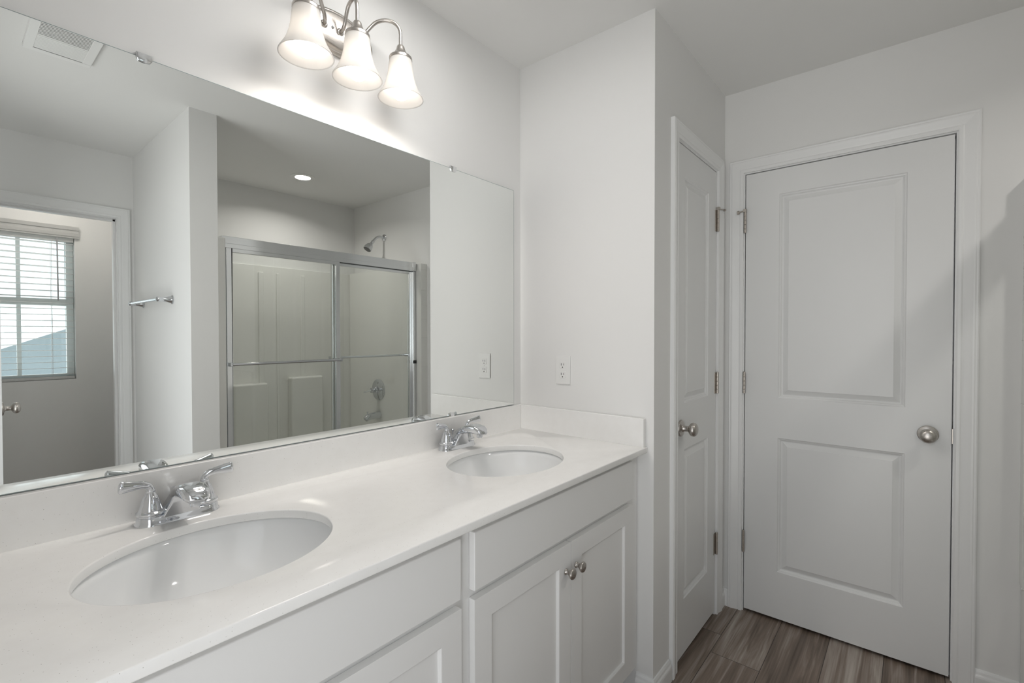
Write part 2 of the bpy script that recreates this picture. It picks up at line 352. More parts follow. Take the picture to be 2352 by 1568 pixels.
# door stops of the large door
def stops(m, fr, s0, s1, top, dep, depth2):
    k = MB(); k.box(s0, s0+0.011, -depth2, -dep, 0, top); k.box(s1-0.011, s1, -depth2, -dep, 0, top); k.box(s0, s1, -depth2, -dep, top-0.011, top); k.xform(fr)
    me = bpy.data.meshes.new('t'); k.bm.to_mesh(me); k.bm.free(); m.bm.from_mesh(me); bpy.data.meshes.remove(me)
stops(m, FAR, FY1, FY0, FT, 0.040, 0.084)
struct(m.build('trim_1', M['trim'], smooth=False), 'white moulded casing around the large panel door', 'door casing')
m = casing('trim_2', CLO, CX0, CX1, CT, '', w=0.97, jd=0.084); stops(m, CLO, CX0, CX1, CT, 0.040, 0.084)
struct(m.build('trim_2', M['trim'], smooth=False), 'white moulded casing around the narrow closet door', 'door casing')
m = casing('trim_3', WCF, WX0, WX1, WT, '', jd=0.10); stops(m, WCF, WX0, WX1, WT, 0.040, 0.075)
struct(m.build('trim_3', M['trim'], smooth=False), 'white moulded casing around the toilet room doorway', 'door casing')

# ------------------------------------------------------------------ doors
def frame_face(m, s0, s1, z0, z1, o, panels, sgn):
    """flat face at depth o with rectangular panels sunk into it; sgn=+1 looks to +o"""
    zs = sorted({z0, z1, *[p[2] for p in panels], *[p[3] for p in panels]}); ss = sorted({s0, s1, panels[0][0], panels[0][1]})
    def quad(a, b, c, d):
        q = [m.bm.verts.new(p) for p in (a, b, c, d)]; m.bm.faces.new(q if sgn > 0 else q[::-1])
    for i in range(len(ss)-1):
        for j in range(len(zs)-1):
            sc, zc = (ss[i]+ss[i+1])/2, (zs[j]+zs[j+1])/2
            if any(p[0] < sc < p[1] and p[2] < zc < p[3] for p in panels): continue
            quad((ss[i], o, zs[j]), (ss[i], o, zs[j+1]), (ss[i+1], o, zs[j+1]), (ss[i+1], o, zs[j]))
    for p in panels:
        pr = p[4]; prev = None
        for ins, dep in pr:
            r = [(p[0]+ins, o-sgn*dep, p[2]+ins), (p[1]-ins, o-sgn*dep, p[2]+ins), (p[1]-ins, o-sgn*dep, p[3]-ins), (p[0]+ins, o-sgn*dep, p[3]-ins)]
            if prev:
                for k in range(4): quad(prev[k], prev[(k+1) % 4], r[(k+1) % 4], r[k])
            prev = r
        quad(*prev)
MOULD = [(0, 0), (0.003, 0.004), (0.008, 0.0058), (0.0095, 0.0090), (0.013, 0.0122), (0.0160, 0.0128), (0.019, 0.0118), (0.036, 0.0042), (0.0375, 0.0032)]
def molded_slab(s0, s1, z0, z1, t, panels):
    m = MB()
    P = [(a, b, c, d, MOULD) for a, b, c, d in panels]
    frame_face(m, s0, s1, z0, z1, 0.0, P, 1); frame_face(m, s0, s1, z0, z1, -t, P, -1)
    for a, b in (((s0, z0), (s1, z0)), ((s1, z0), (s1, z1)), ((s1, z1), (s0, z1)), ((s0, z1), (s0, z0))):
        q = [m.bm.verts.new(p) for p in ((a[0], 0, a[1]), (b[0], 0, b[1]), (b[0], -t, b[1]), (a[0], -t, a[1]))]; m.bm.faces.new(q)
    return m
def knob_mesh(pos, ax, proj=0.066):
    m = MB()
    m.lathe([(0.0, 0), (0.0325, 0), (0.0325, 0.004), (0.031, 0.007), (0.024, 0.0095), (0.015, 0.011), (0.0115, 0.016), (0.0105, 0.030), (0.0125, 0.034),
             (0.018, 0.037), (0.0245, 0.042), (0.0268, 0.049), (0.0262, 0.055), (0.0235, 0.060), (0.017, 0.0645), (0.008, 0.0665), (0.0, 0.067)], pos, ax, 40)
    return m
def hinge(parent, fr, s, z0, z1, leaf_dir, stop=False, leaf_mat=None, leaf=0.010, ldir=1):
    """barrel proud of the wall, narrow visible leaf"""
    m = MB(); n = 5; hh = (z1-z0)/n
    for k in range(n):
        m.lathe([(0.0052, 0), (0.0058, 0.0008), (0.0058, hh-0.0014), (0.0052, hh-0.0006)], fr(s, 0.0075, z0+k*hh), (0, 0, 1), 14)
    m.lathe([(0.0, 0), (0.0048, 0.0), (0.0056, 0.0025), (0.0048, 0.005), (0.0, 0.006)], fr(s, 0.0075, z1-0.001), (0, 0, 1), 14)
    k = MB(); k.box(s, s+leaf*ldir, -0.001, 0.0025, z0, z1); k.xform(fr)
    me = bpy.data.meshes.new('t'); k.bm.to_mesh(me); k.bm.free(); m.bm.from_mesh(me); bpy.data.meshes.remove(me)
    return m.build('hinge', M['hinge'], parent)

# large panel door on the far wall
T = thing('door_1', (L, FY0, 0), 'large white two-panel door at the end of the room', 'door', kind='structure')
m = molded_slab(-1.4151, -0.6985, 0.0135, 2.0446, 0.035, [(-1.2805, -0.8365, 1.0165, 1.934), (-1.2805, -0.8365, 0.2265, 0.836)]); m.xform(FAR); m.build('slab', M['door'], T, smooth=False)
k_ = knob_mesh((L, -1.3482, 0.9215), (-1, 0, 0)).build('door_knob', M['nickel'], T)
lp = MB(); lp.box(-1.4193, -1.4163, -0.030, 0.0035, 0.895, 0.950); lp.xform(FAR); lp.build('strike_plate', M['hinge'], T)
for z0, z1 in ((1.776, 1.873), (1.028, 1.125), (0.282, 0.379)):
    h_ = hinge(T, FAR, -0.6965, z0, z1, 1, leaf=0.006)
    if z0 > 1.5:
        st = MB(); st.box(-0.703, -0.690, 0.001, 0.016, 1.8735, 1.886); st.xform(FAR)
        st.tube([FAR(-0.690, 0.012, 1.878), FAR(-0.672, 0.020, 1.872)], 0.003, 10)
        st.lathe([(0, 0), (0.008, 0.0), (0.0085, 0.004), (0.008, 0.010), (0, 0.0105)], FAR(-0.674, 0.0185, 1.8725), Vector(FAR(0, 0, 0))-Vector(FAR(-1, -0.45, 0.2)), 14)
        st.build('hinge_pin_stop', M['hinge'], h_)

# narrow closet door
T = thing('door_2', (CX1, -D, 0), 'narrow white closet door seen at a slant', 'door', kind='structure')
m = molded_slab(0.2144, 0.684, 0.020, 2.0446, 0.035, [(0.293, 0.580, 1.031, 1.929), (0.293, 0.580, 0.241, 0.845)]); m.xform(CLO); m.build('slab', M['door'], T, smooth=False)
knob_mesh((0.252, -D, 0.9365), (0, -1, 0)).build('door_knob', M['nickel'], T)
lp = MB(); lp.box(0.2108, 0.2142, -0.03, 0.0015, 0.902, 0.960); lp.xform(CLO); lp.build('latch_plate', M['hinge'], T)
for z0, z1 in ((1.776, 1.873), (1.032, 1.127), (0.286, 0.383)):
    h_ = hinge(T, CLO, 0.6875, z0, z1, 1, leaf=0.021, ldir=-1)
    if z0 > 1.5:
        st = MB(); st.box(0.680, 0.694, 0.001, 0.016, 1.8735, 1.886); st.xform(CLO)
        st.tube([CLO(0.694, 0.010, 1.880), CLO(0.715, 0.016, 1.8805), CLO(0.735, 0.020, 1.881)], 0.0022, 10)
        st.lathe([(0, 0), (0.0055, 0), (0.006, 0.004), (0.0055, 0.008), (0, 0.0085)], CLO(0.735, 0.020, 1.881), (1, -0.3, 0), 14)
        st.build('hinge_pin_stop', M['hinge'], h_)

# toilet room door, standing open into the bathroom at the left jamb
T = thing('door_3', (WX0, -W2, 0), 'white door standing open at the toilet room doorway', 'door', kind='structure')
OPD = lambda s, o, z: (-1.429+o, s, z)
m = molded_slab(-2.545, -1.955, 0.014, 2.028, 0.035, [(-2.46, -2.05, 1.03, 1.93), (-2.46, -2.05, 0.24, 0.845)]); m.xform(OPD); m.build('slab', M['door'], T, smooth=False)
knob_mesh((-1.429, -2.02, 0.955), (1, 0, 0)).build('door_knob', M['nickel'], T)
knob_mesh((-1.464, -2.02, 0.955), (-1, 0, 0)).build('door_knob', M['nickel'], T)

# ------------------------------------------------------------------ vanity cabinets
def shaker(m, x0, x1, z0, z1, yb, yf, st=0.057, dep=0.009):
    """front faces -y at yf, back at yb"""
    fr = lambda s, o, z: (s, yf-o, z)
    k = MB(); t = yb-yf
    pr = [(0, 0), (0.0012, 0.0012), (0.0030, dep)]
    P = [(x0+st, x1-st, z0+st, z1-st, pr)]
    frame_face(k, x0, x1, z0, z1, 0, P, 1)
    for a, b in (((x0, z0), (x1, z0)), ((x1, z0), (x1, z1)), ((x1, z1), (x0, z1)), ((x0, z1), (x0, z0))):
        q = [k.bm.verts.new(p) for p in ((a[0], 0, a[1]), (b[0], 0, b[1]), (b[0], -t, b[1]), (a[0], -t, a[1]))]; k.bm.faces.new(q)
    q = [k.bm.verts.new(p) for p in ((x0, -t, z0), (x1, -t, z0), (x1, -t, z1), (x0, -t, z1))]; k.bm.faces.new(q)
    k.xform(fr); me = bpy.data.meshes.new('t'); k.bm.to_mesh(me); k.bm.free(); m.bm.from_mesh(me); bpy.data.meshes.remove(me)
def cab_knob(parent, x, z, y):
    m = MB(); m.lathe([(0, 0), (0.0085, 0), (0.0088, 0.002), (0.0075, 0.0035), (0.006, 0.006), (0.0058, 0.010), (0.0085, 0.014), (0.0125, 0.018), (0.0150, 0.0225), (0.0152, 0.0245), (0.0135, 0.0268), (0.0075, 0.0285), (0, 0.029)], (x, y, z), (0, -1, 0), 32)
    return m.build('knob', M['nickel'], parent)
def cabinet(x0, x1, f0, f1, label):
    T = thing('vanity_cabinet', ((x0+x1)/2, -0.27, 0), label, 'cabinet', 'white shaker vanity cabinets')
    m = MB(); zt = 0.8838
    m.box(x0, x1, -0.52, -0.003, 0.10, zt-0.14); m.box(x0, x0+0.016, -0.52, -0.003, 0.10, zt); m.box(x1-0.016, x1, -0.52, -0.003, 0.10, zt)
    m.box(x0, x1, -0.47, -0.003, 0.0, 0.10)
    m.build('carcass', M['cabinet'], T, smooth=False)
    m = MB()
    m.box(x0, f0+0.016, -0.541, -0.52, 0.10, zt); m.box(f1-0.016, x1, -0.541, -0.52, 0.10, zt)
    m.box(f0+0.016, f1-0.016, -0.541, -0.52, 0.853, zt); m.box(f0+0.016, f1-0.016, -0.541, -0.52, 0.70, 0.745); m.box(f0+0.016, f1-0.016, -0.541, -0.52, 0.10, 0.142)
    m.build('face_frame', M['cabinet'], T, smooth=False)
    m = MB(); m.box(f0, f1, -0.560, -0.5412, 0.7335, 0.8665); m.build('false_drawer_front', M['cabinet'], T, bevel=0.0025)
    mid = (f0+f1)/2
    for a, b, kx in ((f0, mid-0.0015, mid-0.027), (mid+0.0015, f1, mid+0.026)):
        m = MB(); shaker(m, a, b, 0.130, 0.7150, -0.5412, -0.560); dd = m.build('door', M['cabinet'], T, bevel=0.0015, smooth=False)
        cab_knob(dd, kx, 0.640, -0.560)
    return T
cabinet(-0.877, -0.0015, -0.857, -0.0745, 'white shaker vanity cabinet under the far sink, with two round knobs in view')
cabinet(-1.7725, -0.8775, -1.692, -0.8975, 'white shaker vanity cabinet under the near sink, mostly below the frame')

# ------------------------------------------------------------------ countertop with two oval cut-outs
SX = (-1.278, -0.444); SY = -0.2995; SA, SB = 0.2085, 0.1695
T = thing('countertop', (-0.88, -0.29, ZC), 'white speckled quartz countertop running under the mirror', 'countertop')
def cutter(x):
    m = MB(); m.lathe([(1, -0.05), (1, 0.05)], (x, SY, ZC), (0, 0, 1), 128, SA, SB); return m.build('cutter', None, smooth=False)
m = MB(); m.box(XL+0.001, -0.001, -DC, -0.002, ZC-0.020, ZC)
slab = m.build('slab', M['quartz'], T, smooth=False)
cuts = [cutter(x) for x in SX]
for c_ in cuts:
    bo = slab.modifiers.new('cut', 'BOOLEAN'); bo.object = c_; bo.operation = 'DIFFERENCE'; bo.solver = 'EXACT'
bv = slab.modifiers.new('bevel', 'BEVEL'); bv.width = 0.0030; bv.segments = 3; bv.limit_method = 'ANGLE'; bv.angle_limit = radians(50)
dg = bpy.context.evaluated_depsgraph_get()
me = bpy.data.meshes.new_from_object(slab.evaluated_get(dg)); slab.modifiers.clear(); slab.data = me
me.name = 'slab'
for p in me.polygons: p.use_smooth = True
me.set_sharp_from_angle(angle=radians(35))
for c_ in cuts:
    cm = c_.data; bpy.data.objects.remove(c_); bpy.data.meshes.remove(cm)
m = MB(); m.box(XL+0.001, -0.0205, -0.020, -0.0015, ZC-0.003, 1.0055); m.build('backsplash', M['quartz'], T, bevel=0.002)
m = MB(); m.box(-0.0200, -0.0012, -0.574, -0.0015, ZC-0.003, 1.0055); m.build('side_splash', M['quartz'], T, bevel=0.002)

# ------------------------------------------------------------------ sinks
def sink(x, label):
    T = thing('sink', (x, SY, ZC-0.17), label, 'sink', 'oval undermount sinks')
    m = MB(); zt = ZC-0.0205
    prof = [(1.16, 0.0), (1.16, -0.010), (1.06, -0.012), (1.03, -0.05), (0.90, -0.105), (0.62, -0.148), (0.25, -0.166), (0.12, -0.168), (0.12, -0.162)]
    inn = [(0.12, -0.150), (0.24, -0.148), (0.50, -0.138), (0.70, -0.116), (0.86, -0.083), (0.955, -0.045), (0.995, -0.018), (1.02, -0.004), (1.045, 0.0)]
    def ell(r, h): return [(x + r*SA*cos(t), SY + r*SB*sin(t), zt+h) for t in [2*pi*k/96 for k in range(96)]]
    m.loft([ell(r, h) for r, h in prof+inn+[(1.16, 0.0)]], cap=False)
    m.build('bowl', M['ceramic'], T, angle=60)
    m = MB(); m.lathe([(0, -0.012), (0.022, -0.012), (0.022, 0.0), (0.0315, 0.0015), (0.031, 0.0035), (0.024, 0.003), (0.021, -0.002), (0.018, 0.002), (0.010, 0.004), (0, 0.0045)], (x, SY, zt-0.150), (0, 0, 1), 32)
    m.build('drain', M['chrome'], T)
    return T
sink(SX[0], 'near oval white sink set under the countertop, with window glints in its bowl')
sink(SX[1], 'far oval white sink, the one closer to the side splash')

# ------------------------------------------------------------------ faucets
def faucet(x, y, label):
    z = ZC
    T = thing('faucet', (x, y, z), label, 'faucet', 'chrome two-handle faucets')
    P = lambda a, f, h: (x+a, y-f, z+h)      # a: along the wall, f: towards the user, h: up
    # base plate: stadium with flared foot
    def stad(hw, r, h):
        pts = []
        for k in range(25): t = -pi/2 + pi*k/24; pts.append(P(hw + r*cos(t), r*sin(t), h))
        for k in range(25): t = pi/2 + pi*k/24; pts.append(P(-hw + r*cos(t), r*sin(t), h))
        return pts
    m = MB(); m.loft([stad(0.0508, 0.0290, 0.0), stad(0.0508, 0.0288, 0.003), stad(0.0508, 0.0262, 0.0055), stad(0.0508, 0.0255, 0.013), stad(0.0508, 0.0235, 0.0165), stad(0.0508, 0.018, 0.0178)])
    m.build('base', M['chrome'], T, angle=50)
    for sgn in (-1, 1):
        cx = sgn*0.0508
        m = MB()
        m.lathe([(0, 0.014), (0.0225, 0.014), (0.0225, 0.0185), (0.0255, 0.0200), (0.0268, 0.0225), (0.0262, 0.0255), (0.0222, 0.0275), (0.0208, 0.030), (0.0192, 0.038), (0.0165, 0.048), (0.0132, 0.057), (0.0100, 0.063), (0.0082, 0.0660), (0.0090, 0.068), (0.0084, 0.071), (0.007, 0.073), (0, 0.0735)], P(cx, 0, 0), (0, 0, 1), 36)
        hb = m.build('handle', M['chrome'], T, angle=50)
        m = MB()
        pts = bez(P(cx-sgn*0.002, 0, 0.066), P(cx-sgn*0.001, 0.000, 0.083), P(cx+sgn*0.010, 0.004, 0.0855), P(cx+sgn*0.026, 0.007, 0.0870), 8) + bez(P(cx+sgn*0.026, 0.007, 0.0870), P(cx+sgn*0.034, 0.009, 0.0880), P(cx+sgn*0.044, 0.010, 0.0885), P(cx+sgn*0.053, 0.012, 0.0895), 8)[1:]
        nn = len(pts)
        rad = [0.0068 - 0.0012*(k/(nn-1)) for k in range(nn)]; fl = [1.0 + 1.3*max(0, (k/(nn-1)-0.15)/0.85)**1.2 for k in range(nn)]
        # blade: wide across, thin, with rounded end
        pts.append(pts[-1] + Vector((sgn*0.003, -0.0007, 0.0003))); rad.append(rad[-1]*0.55); fl.append(fl[-1]*1.15)
        m.tube(pts, rad, 18, True, fl)
        m.build('lever', M['chrome'], hb, angle=50)
    # spout: wedge body rising forward, then a rounded nose
    m = MB()
    def sec(f, zt, zb, wt, wb, n=28):
        r = []
        hc, hh = (zt+zb)/2, (zt-zb)/2
        for k in range(n):
            t = 2*pi*k/n; c_, s_ = cos(t), sin(t)
            ex = 0.62
            cc = math.copysign(abs(c_)**ex, c_); ss = math.copysign(abs(s_)**ex, s_)
            w = wb + (wt-wb)*(ss+1)/2
            r.append(P(w*cc, f, hc+hh*ss))
        return r
    def rr(h, f0, f1, hw, r, k=6):
        pts = []
        for cx_, cf_, a0 in ((hw-r, f1-r, 0), (-hw+r, f1-r, pi/2), (-hw+r, f0+r, pi), (hw-r, f0+r, 1.5*pi)):
            for q in range(k+1): t = a0 + pi/2*q/k; pts.append(P(cx_ + r*cos(t), cf_ + r*sin(t), h))
        return pts
    m.loft([rr(0.010, -0.022, 0.0250, 0.0375, 0.004), rr(0.020, -0.017, 0.0275, 0.0330, 0.0045), rr(0.034, -0.010, 0.0310, 0.0268, 0.005), rr(0.048, -0.001, 0.0350, 0.0215, 0.0055), rr(0.060, 0.008, 0.0400, 0.0180, 0.006), rr(0.070, 0.018, 0.0450, 0.0150, 0.006)])
    m.loft([sec(-0.018, 0.030, 0.020, 0.010, 0.012), sec(-0.010, 0.039, 0.024, 0.0145, 0.016), sec(0.002, 0.053, 0.032, 0.0175, 0.019), sec(0.016, 0.066, 0.042, 0.020, 0.021), sec(0.030, 0.0755, 0.050, 0.0215, 0.022), sec(0.048, 0.0830, 0.0560, 0.023, 0.023),
            sec(0.067, 0.0885, 0.0590, 0.0245, 0.0245), sec(0.085, 0.0910, 0.0605, 0.025, 0.025), sec(0.101, 0.0912, 0.0610, 0.025, 0.025), sec(0.115, 0.0882, 0.0605, 0.0245, 0.0245), sec(0.126, 0.0820, 0.0600, 0.021, 0.0225), sec(0.133, 0.0735, 0.0605, 0.014, 0.017)])
    sp = m.build('spout', M['chrome'], T, angle=50)
    m = MB(); m.lathe([(0, -0.008), (0.0095, -0.008), (0.0105, -0.006), (0.0105, 0.006), (0, 0.006)], P(0, 0.112, 0.057), (0, 0, 1), 24); m.build('aerator', M['chrome'], sp)
    m = MB(); m.lathe([(0, 0.012), (0.0024, 0.012), (0.0024, 0.050), (0.0035, 0.053), (0.0065, 0.058), (0.0068, 0.060), (0.005, 0.062), (0, 0.0625)], P(0, -0.0225, 0), (0, 0, 1), 18); m.build('lift_rod', M['chrome'], T)
    return T
faucet(-1.277, -0.0575, 'chrome two-handle faucet at the near sink, spout pointing at the viewer')
faucet(-0.432, -0.0575, 'chrome two-handle faucet at the far sink, seen from its side')

# ------------------------------------------------------------------ mirror
MX0, MX1, MZ0, MZ1 = XL+0.03, -0.0525, 1.0075, 1.9109
T = thing('wall_mirror', ((MX0+MX1)/2, -0.003, MZ0), 'wide frameless mirror hung above the backsplash', 'mirror')
m = MB(); m.box(MX0, MX1, YM+0.0004, -0.0005, MZ0, MZ1); m.build('glass_edge', M['mirror_edge'], T, smooth=False)
m = MB(); q = [m.bm.verts.new(p) for p in ((MX0+0.0015, YM, MZ0+0.0015), (MX1-0.0015, YM, MZ0+0.0015), (MX1-0.0015, YM, MZ1-0.0015), (MX0+0.0015, YM, MZ1-0.0015))]; m.bm.faces.new(q)
r_ = [m.bm.verts.new(p) for p in ((MX0+0.0015, YM+0.0003, MZ0+0.0015), (MX1-0.0015, YM+0.0003, MZ0+0.0015), (MX1-0.0015, YM+0.0003, MZ1-0.0015), (MX0+0.0015, YM+0.0003, MZ1-0.0015))]; m.bm.faces.new(r_[::-1])
for k in range(4): m.bm.faces.new((q[k], r_[k], r_[(k+1) % 4], q[(k+1) % 4]))
m.build('mirror_glass', M['mirror'], T, smooth=False)
for cx, top in ((-1.3177, 1), (-0.3986, 1), (-0.413, 0)):
    m = MB(); zz = MZ1 if top else MZ0; sg = 1 if top else -1
    w = 0.0145
    pr = [(-w, 0.008), (w, 0.008), (w, -0.004), (w*0.72, -0.0105), (0, -0.012), (-w*0.72, -0.0105), (-w, -0.004)]
    m.loft([[(cx+a, -0.0005, zz+sg*b) for a, b in [(-w, 0.008), (w, 0.008), (w, 0.0007), (w*0.72, 0.0006), (0, 0.0006), (-w*0.72, 0.0006), (-w, 0.0007)]], [(cx+a, YM-0.0006, zz+sg*b) for a, b in [(-w, 0.008), (w, 0.008), (w, 0.0007), (w*0.72, 0.0006), (0, 0.0006), (-w*0.72, 0.0006), (-w, 0.0007)]]])
    m.loft([[(cx+a, YM-0.0006, zz+sg*b) for a, b in pr], [(cx+a, YM-0.0026, zz+sg*b) for a, b in pr], [(cx+a*0.85, YM-0.0036, zz+sg*b*0.85) for a, b in pr]])
    m.build('mirror_clip', M['satin_alu'], T)

# ------------------------------------------------------------------ vanity light
LX = -0.857; LY = -0.11; LZ = 2.18
T = thing('vanity_light', (LX, 0, LZ), 'three-arm brushed nickel wall light with frosted bell shades above the mirror', 'light fixture')
m = MB()
m.lathe([(1.0, 0.0005), (1.0, 0.007), (0.965, 0.011), (0.90, 0.0125), (0.875, 0.0125), (0.84, 0.016), (0.78, 0.019), (0.70, 0.0205), (0.3, 0.0225), (0, 0.023)], (LX, 0, LZ), (0, -1, 0), 72, 0.118, 0.063)
bpl = m.build('backplate', M['nickel'], T, angle=50)
for sx in (-0.024, 0.028):
    m = MB(); m.lathe([(0, 0), (0.0042, 0), (0.004, 0.003), (0.002, 0.0045), (0, 0.005)], (LX+sx, -0.0215, LZ+0.002), (0, -1, 0), 14); m.build('screw', M['chrome'], bpl)
for k in (-1, 0, 1):
    bx = LX + k*0.050; ex = LX + k*0.1465
    base = Vector((bx, -0.021, LZ+0.000)); end = Vector((ex, LY, 2.166))
    p1 = base.lerp(end, 0.10) + Vector((0, -0.002, 0)); mid = base.lerp(end, 0.55); 
    pts = bez(base, base + Vector((k*0.006, -0.030, -0.004)), Vector((bx+(ex-bx)*0.18, -0.045, 2.205)), Vector((bx+(ex-bx)*0.40, -0.062, 2.232)), 9)
    pts += bez(pts[-1], Vector((bx+(ex-bx)*0.60, -0.078, 2.252)), Vector((ex, LY, 2.252)), Vector((ex, LY, 2.205)), 12)[1:] + [end]
    m = MB(); m.tube(pts, 0.0052, 16)
    m.lathe([(0, -0.001), (0.0105, -0.001), (0.0105, 0.002), (0.008, 0.004), (0.006, 0.0045), (0, 0.0045)], base, (0, -1, 0), 20)
    arm = m.build('arm', M['nickel'], T, angle=60)
    m = MB(); m.lathe([(0, 2.173), (0.0095, 2.173), (0.0115, 2.170), (0.0135, 2.162), (0.0190, 2.150), (0.0275, 2.142), (0.0330, 2.139), (0.0340, 2.136), (0.0340, 2.130), (0.0300, 2.129), (0.0, 2.129)], (ex, LY, 0), (0, 0, 1), 40)
    m.build('socket_cup', M['nickel'], arm, angle=50)
    pr = [(0.0270, 2.137), (0.0300, 2.1355), (0.0325, 2.1335), (0.0340, 2.124), (0.0355, 2.110), (0.0375, 2.092), (0.0415, 2.072), (0.0475, 2.053), (0.0550, 2.037), (0.0625, 2.025), (0.0668, 2.0175), (0.0675, 2.0155)]
    th = 0.0028
    m = MB(); m.lathe(pr + [(r-th, z+0.0004) for r, z in pr[::-1]] , (ex, LY, 0), (0, 0, 1), 56, cap=False)
    m.build('bell_shade', M['frost'], arm, angle=70)
    m = MB(); m.lathe([(0.0, -0.030), (0.008, -0.0290), (0.016, -0.0255), (0.0235, -0.0185), (0.0280, -0.0100), (0.0300, 0.0), (0.0288, 0.010), (0.0245, 0.022), (0.0185, 0.036), (0.0145, 0.050), (0.0135, 0.064)], (ex, LY, 2.042), (0, 0, 1), 32)
    m.build('bulb', M['bulb'], arm)
    m = MB(); m.lathe([(0, 2.129), (0.0125, 2.129), (0.0125, 2.106), (0, 2.106)], (ex, LY, 0), (0, 0, 1), 20); m.build('lamp_holder', M['plastic'], arm)
    spot('bulb_light', (ex, LY, 2.006), VANITY, arm, 0.02, 178, 1.0).rotation_euler = (radians(-12), 0, 0)

# ------------------------------------------------------------------ power outlet
T = thing('power_outlet', (0, -0.2222, 1.105), 'white duplex power outlet on the end wall above the side splash', 'outlet')
m = MB(); m.box(-0.2570, -0.1872, 0.0004, 0.0055, 1.1048, 1.2192); m.xform(END); m.build('cover_plate', M['plastic'], T, bevel=0.003, seg=3)
for zc in (1.1430, 1.1815):
    m = MB()
    def blob(w, h, o):
        pts = []
        for k in range(32):
            t = 2*pi*k/32; pts.append((-0.2222+w*max(-1, min(1, 1.25*cos(t))), o, zc+h*max(-0.86, min(0.86, sin(t)))))
        return pts
    m.loft([blob(0.0165, 0.0160, 0.0053), blob(0.0165, 0.0160, 0.0065), blob(0.0158, 0.0153, 0.0071)]); m.xform(END); rc = m.build('receptacle', M['plastic'], T)
    m = MB(); m.box(-0.2290, -0.2270, 0.0066, 0.00735, zc-0.0012, zc+0.0070); m.box(-0.2175, -0.2152, 0.0066, 0.00735, zc-0.0022, zc+0.0074); m.lathe([(0, 0.0066), (0.0024, 0.0066), (0.0024, 0.00735), (0, 0.00735)], (-0.2222, 0, zc-0.0085), (0, 1, 0), 14)
    m.xform(END); m.build('slots', M['dark'], rc, smooth=False)
m = MB(); m.lathe([(0, 0), (0.003, 0), (0.0025, 0.001), (0, 0.0013)], (-0.0055, -0.2222, 1.162), (-1, 0, 0), 14); m.build('screw', M['plastic'], T)

# ------------------------------------------------------------------ ceiling: exhaust grille and shower downlight
T = thing('exhaust_fan_grille', (-1.29, -1.24, H), 'white slotted exhaust fan grille on the ceiling, cut by the top edge of the mirror', 'vent')
m = MB(); a0, a1, b0, b1 = -1.392, -1.192, -1.376, -1.046
m.box(a0, a1, b0, b0+0.03, H-0.016, H-0.0005); m.box(a0, a1, b1-0.03, b1, H-0.016, H-0.0005); m.box(a0, a0+0.028, b0+0.03, b1-0.03, H-0.016, H-0.0005); m.box(a1-0.028, a1, b0+0.03, b1-0.03, H-0.016, H-0.0005)
m.box(a0+0.028, a1-0.028, b0+0.03, b1-0.03, H-0.003, H-0.0005)
m.build('cover_frame', M['plastic'], T, bevel=0.003)
m = MB(); k = 0; yv = b0+0.034
while yv < b1-0.038:
    far = yv < -1.228
    m.box(a0+0.028, a1-0.028, yv, yv+(0.0102 if far else 0.0058), H-0.015, H-0.010); yv += 0.0112
m.box(a0+0.028, a1-0.028, -1.236, -1.226, H-0.016, H-0.003)
m.build('louvres', M['plastic'], T, smooth=False)
m = MB(); m.box(a0+0.03, a1-0.03, -1.224, b1-0.033, H-0.0042, H-0.0032); m.build('fan_cavity_shade', mat('fan_cavity_shade', (0.07, 0.07, 0.07), 0.8), T, smooth=False)  # dark sheet behind the near slots, painted as the shade inside the fan

T = thing('added_fill_lamp', (*FILL_LAMP_XY, H), 'added unseen round fill lamp on the bathroom ceiling, above the frame', 'light')  # unseen lamp added to brighten the vanity and end wall
m = MB(); m.lathe([(0.160, 0.0005), (0.176, 0.0005), (0.176, 0.018), (0.169, 0.024), (0.160, 0.024)], (*FILL_LAMP_XY, H), (0, 0, -1), 64, cap=False); m.build('rim', M['plastic'], T)
m = MB(); m.lathe([(0.0, 0.010), (0.1595, 0.010), (0.1595, 0.021), (0.09, 0.026), (0.05, 0.028), (0, 0.0285)], (*FILL_LAMP_XY, H), (0, 0, -1), 64); m.build('diffuser', emit('fill_diffuser', (1.0, 0.975, 0.945), FILL_LAMP), T)
T = thing('added_toilet_fill_lamp', (-1.15, -3.03, H), 'added unseen round fill lamp inside the toilet room, above the doorway', 'light')  # another added lamp, out of sight, lightens the toilet room walls
m = MB(); m.lathe([(0.108, 0.0005), (0.120, 0.0005), (0.120, 0.016), (0.114, 0.021), (0.108, 0.021)], (-1.15, -3.03, H), (0, 0, -1), 48, cap=False); m.build('rim', M['plastic'], T)
m = MB(); m.lathe([(0.0, 0.010), (0.1075, 0.010), (0.1075, 0.019), (0.07, 0.023), (0, 0.0245)], (-1.15, -3.03, H), (0, 0, -1), 48); m.build('diffuser', emit('warm_fill_diffuser', (1.0, 0.93, 0.86), TOILET_FILL), T)
T = thing('recessed_downlight', (0.083, -2.093, H), 'lit round downlight recessed in the ceiling over the shower', 'light')
m = MB(); m.lathe([(0.050, 0.0005), (0.082, 0.0005), (0.082, 0.003), (0.076, 0.0055), (0.060, 0.0065), (0.055, 0.006), (0.050, 0.003)], (0.083, -2.093, H), (0, 0, -1), 48, cap=False); m.build('trim_ring', M['plastic'], T)
m = MB(); m.lathe([(0.0, 0.002), (0.053, 0.002), (0.053, 0.0042), (0.03, 0.0056), (0, 0.006)], (0.083, -2.093, H), (0, 0, -1), 48); m.build('lens', M['can_lens'], T)
d_ = bpy.data.lights.new('downlight_beam', 'AREA'); d_.shape = 'DISK'; d_.size = 0.10; d_.spread = radians(150); d_.energy = CAN; d_.color = (1.0, 0.96, 0.91)
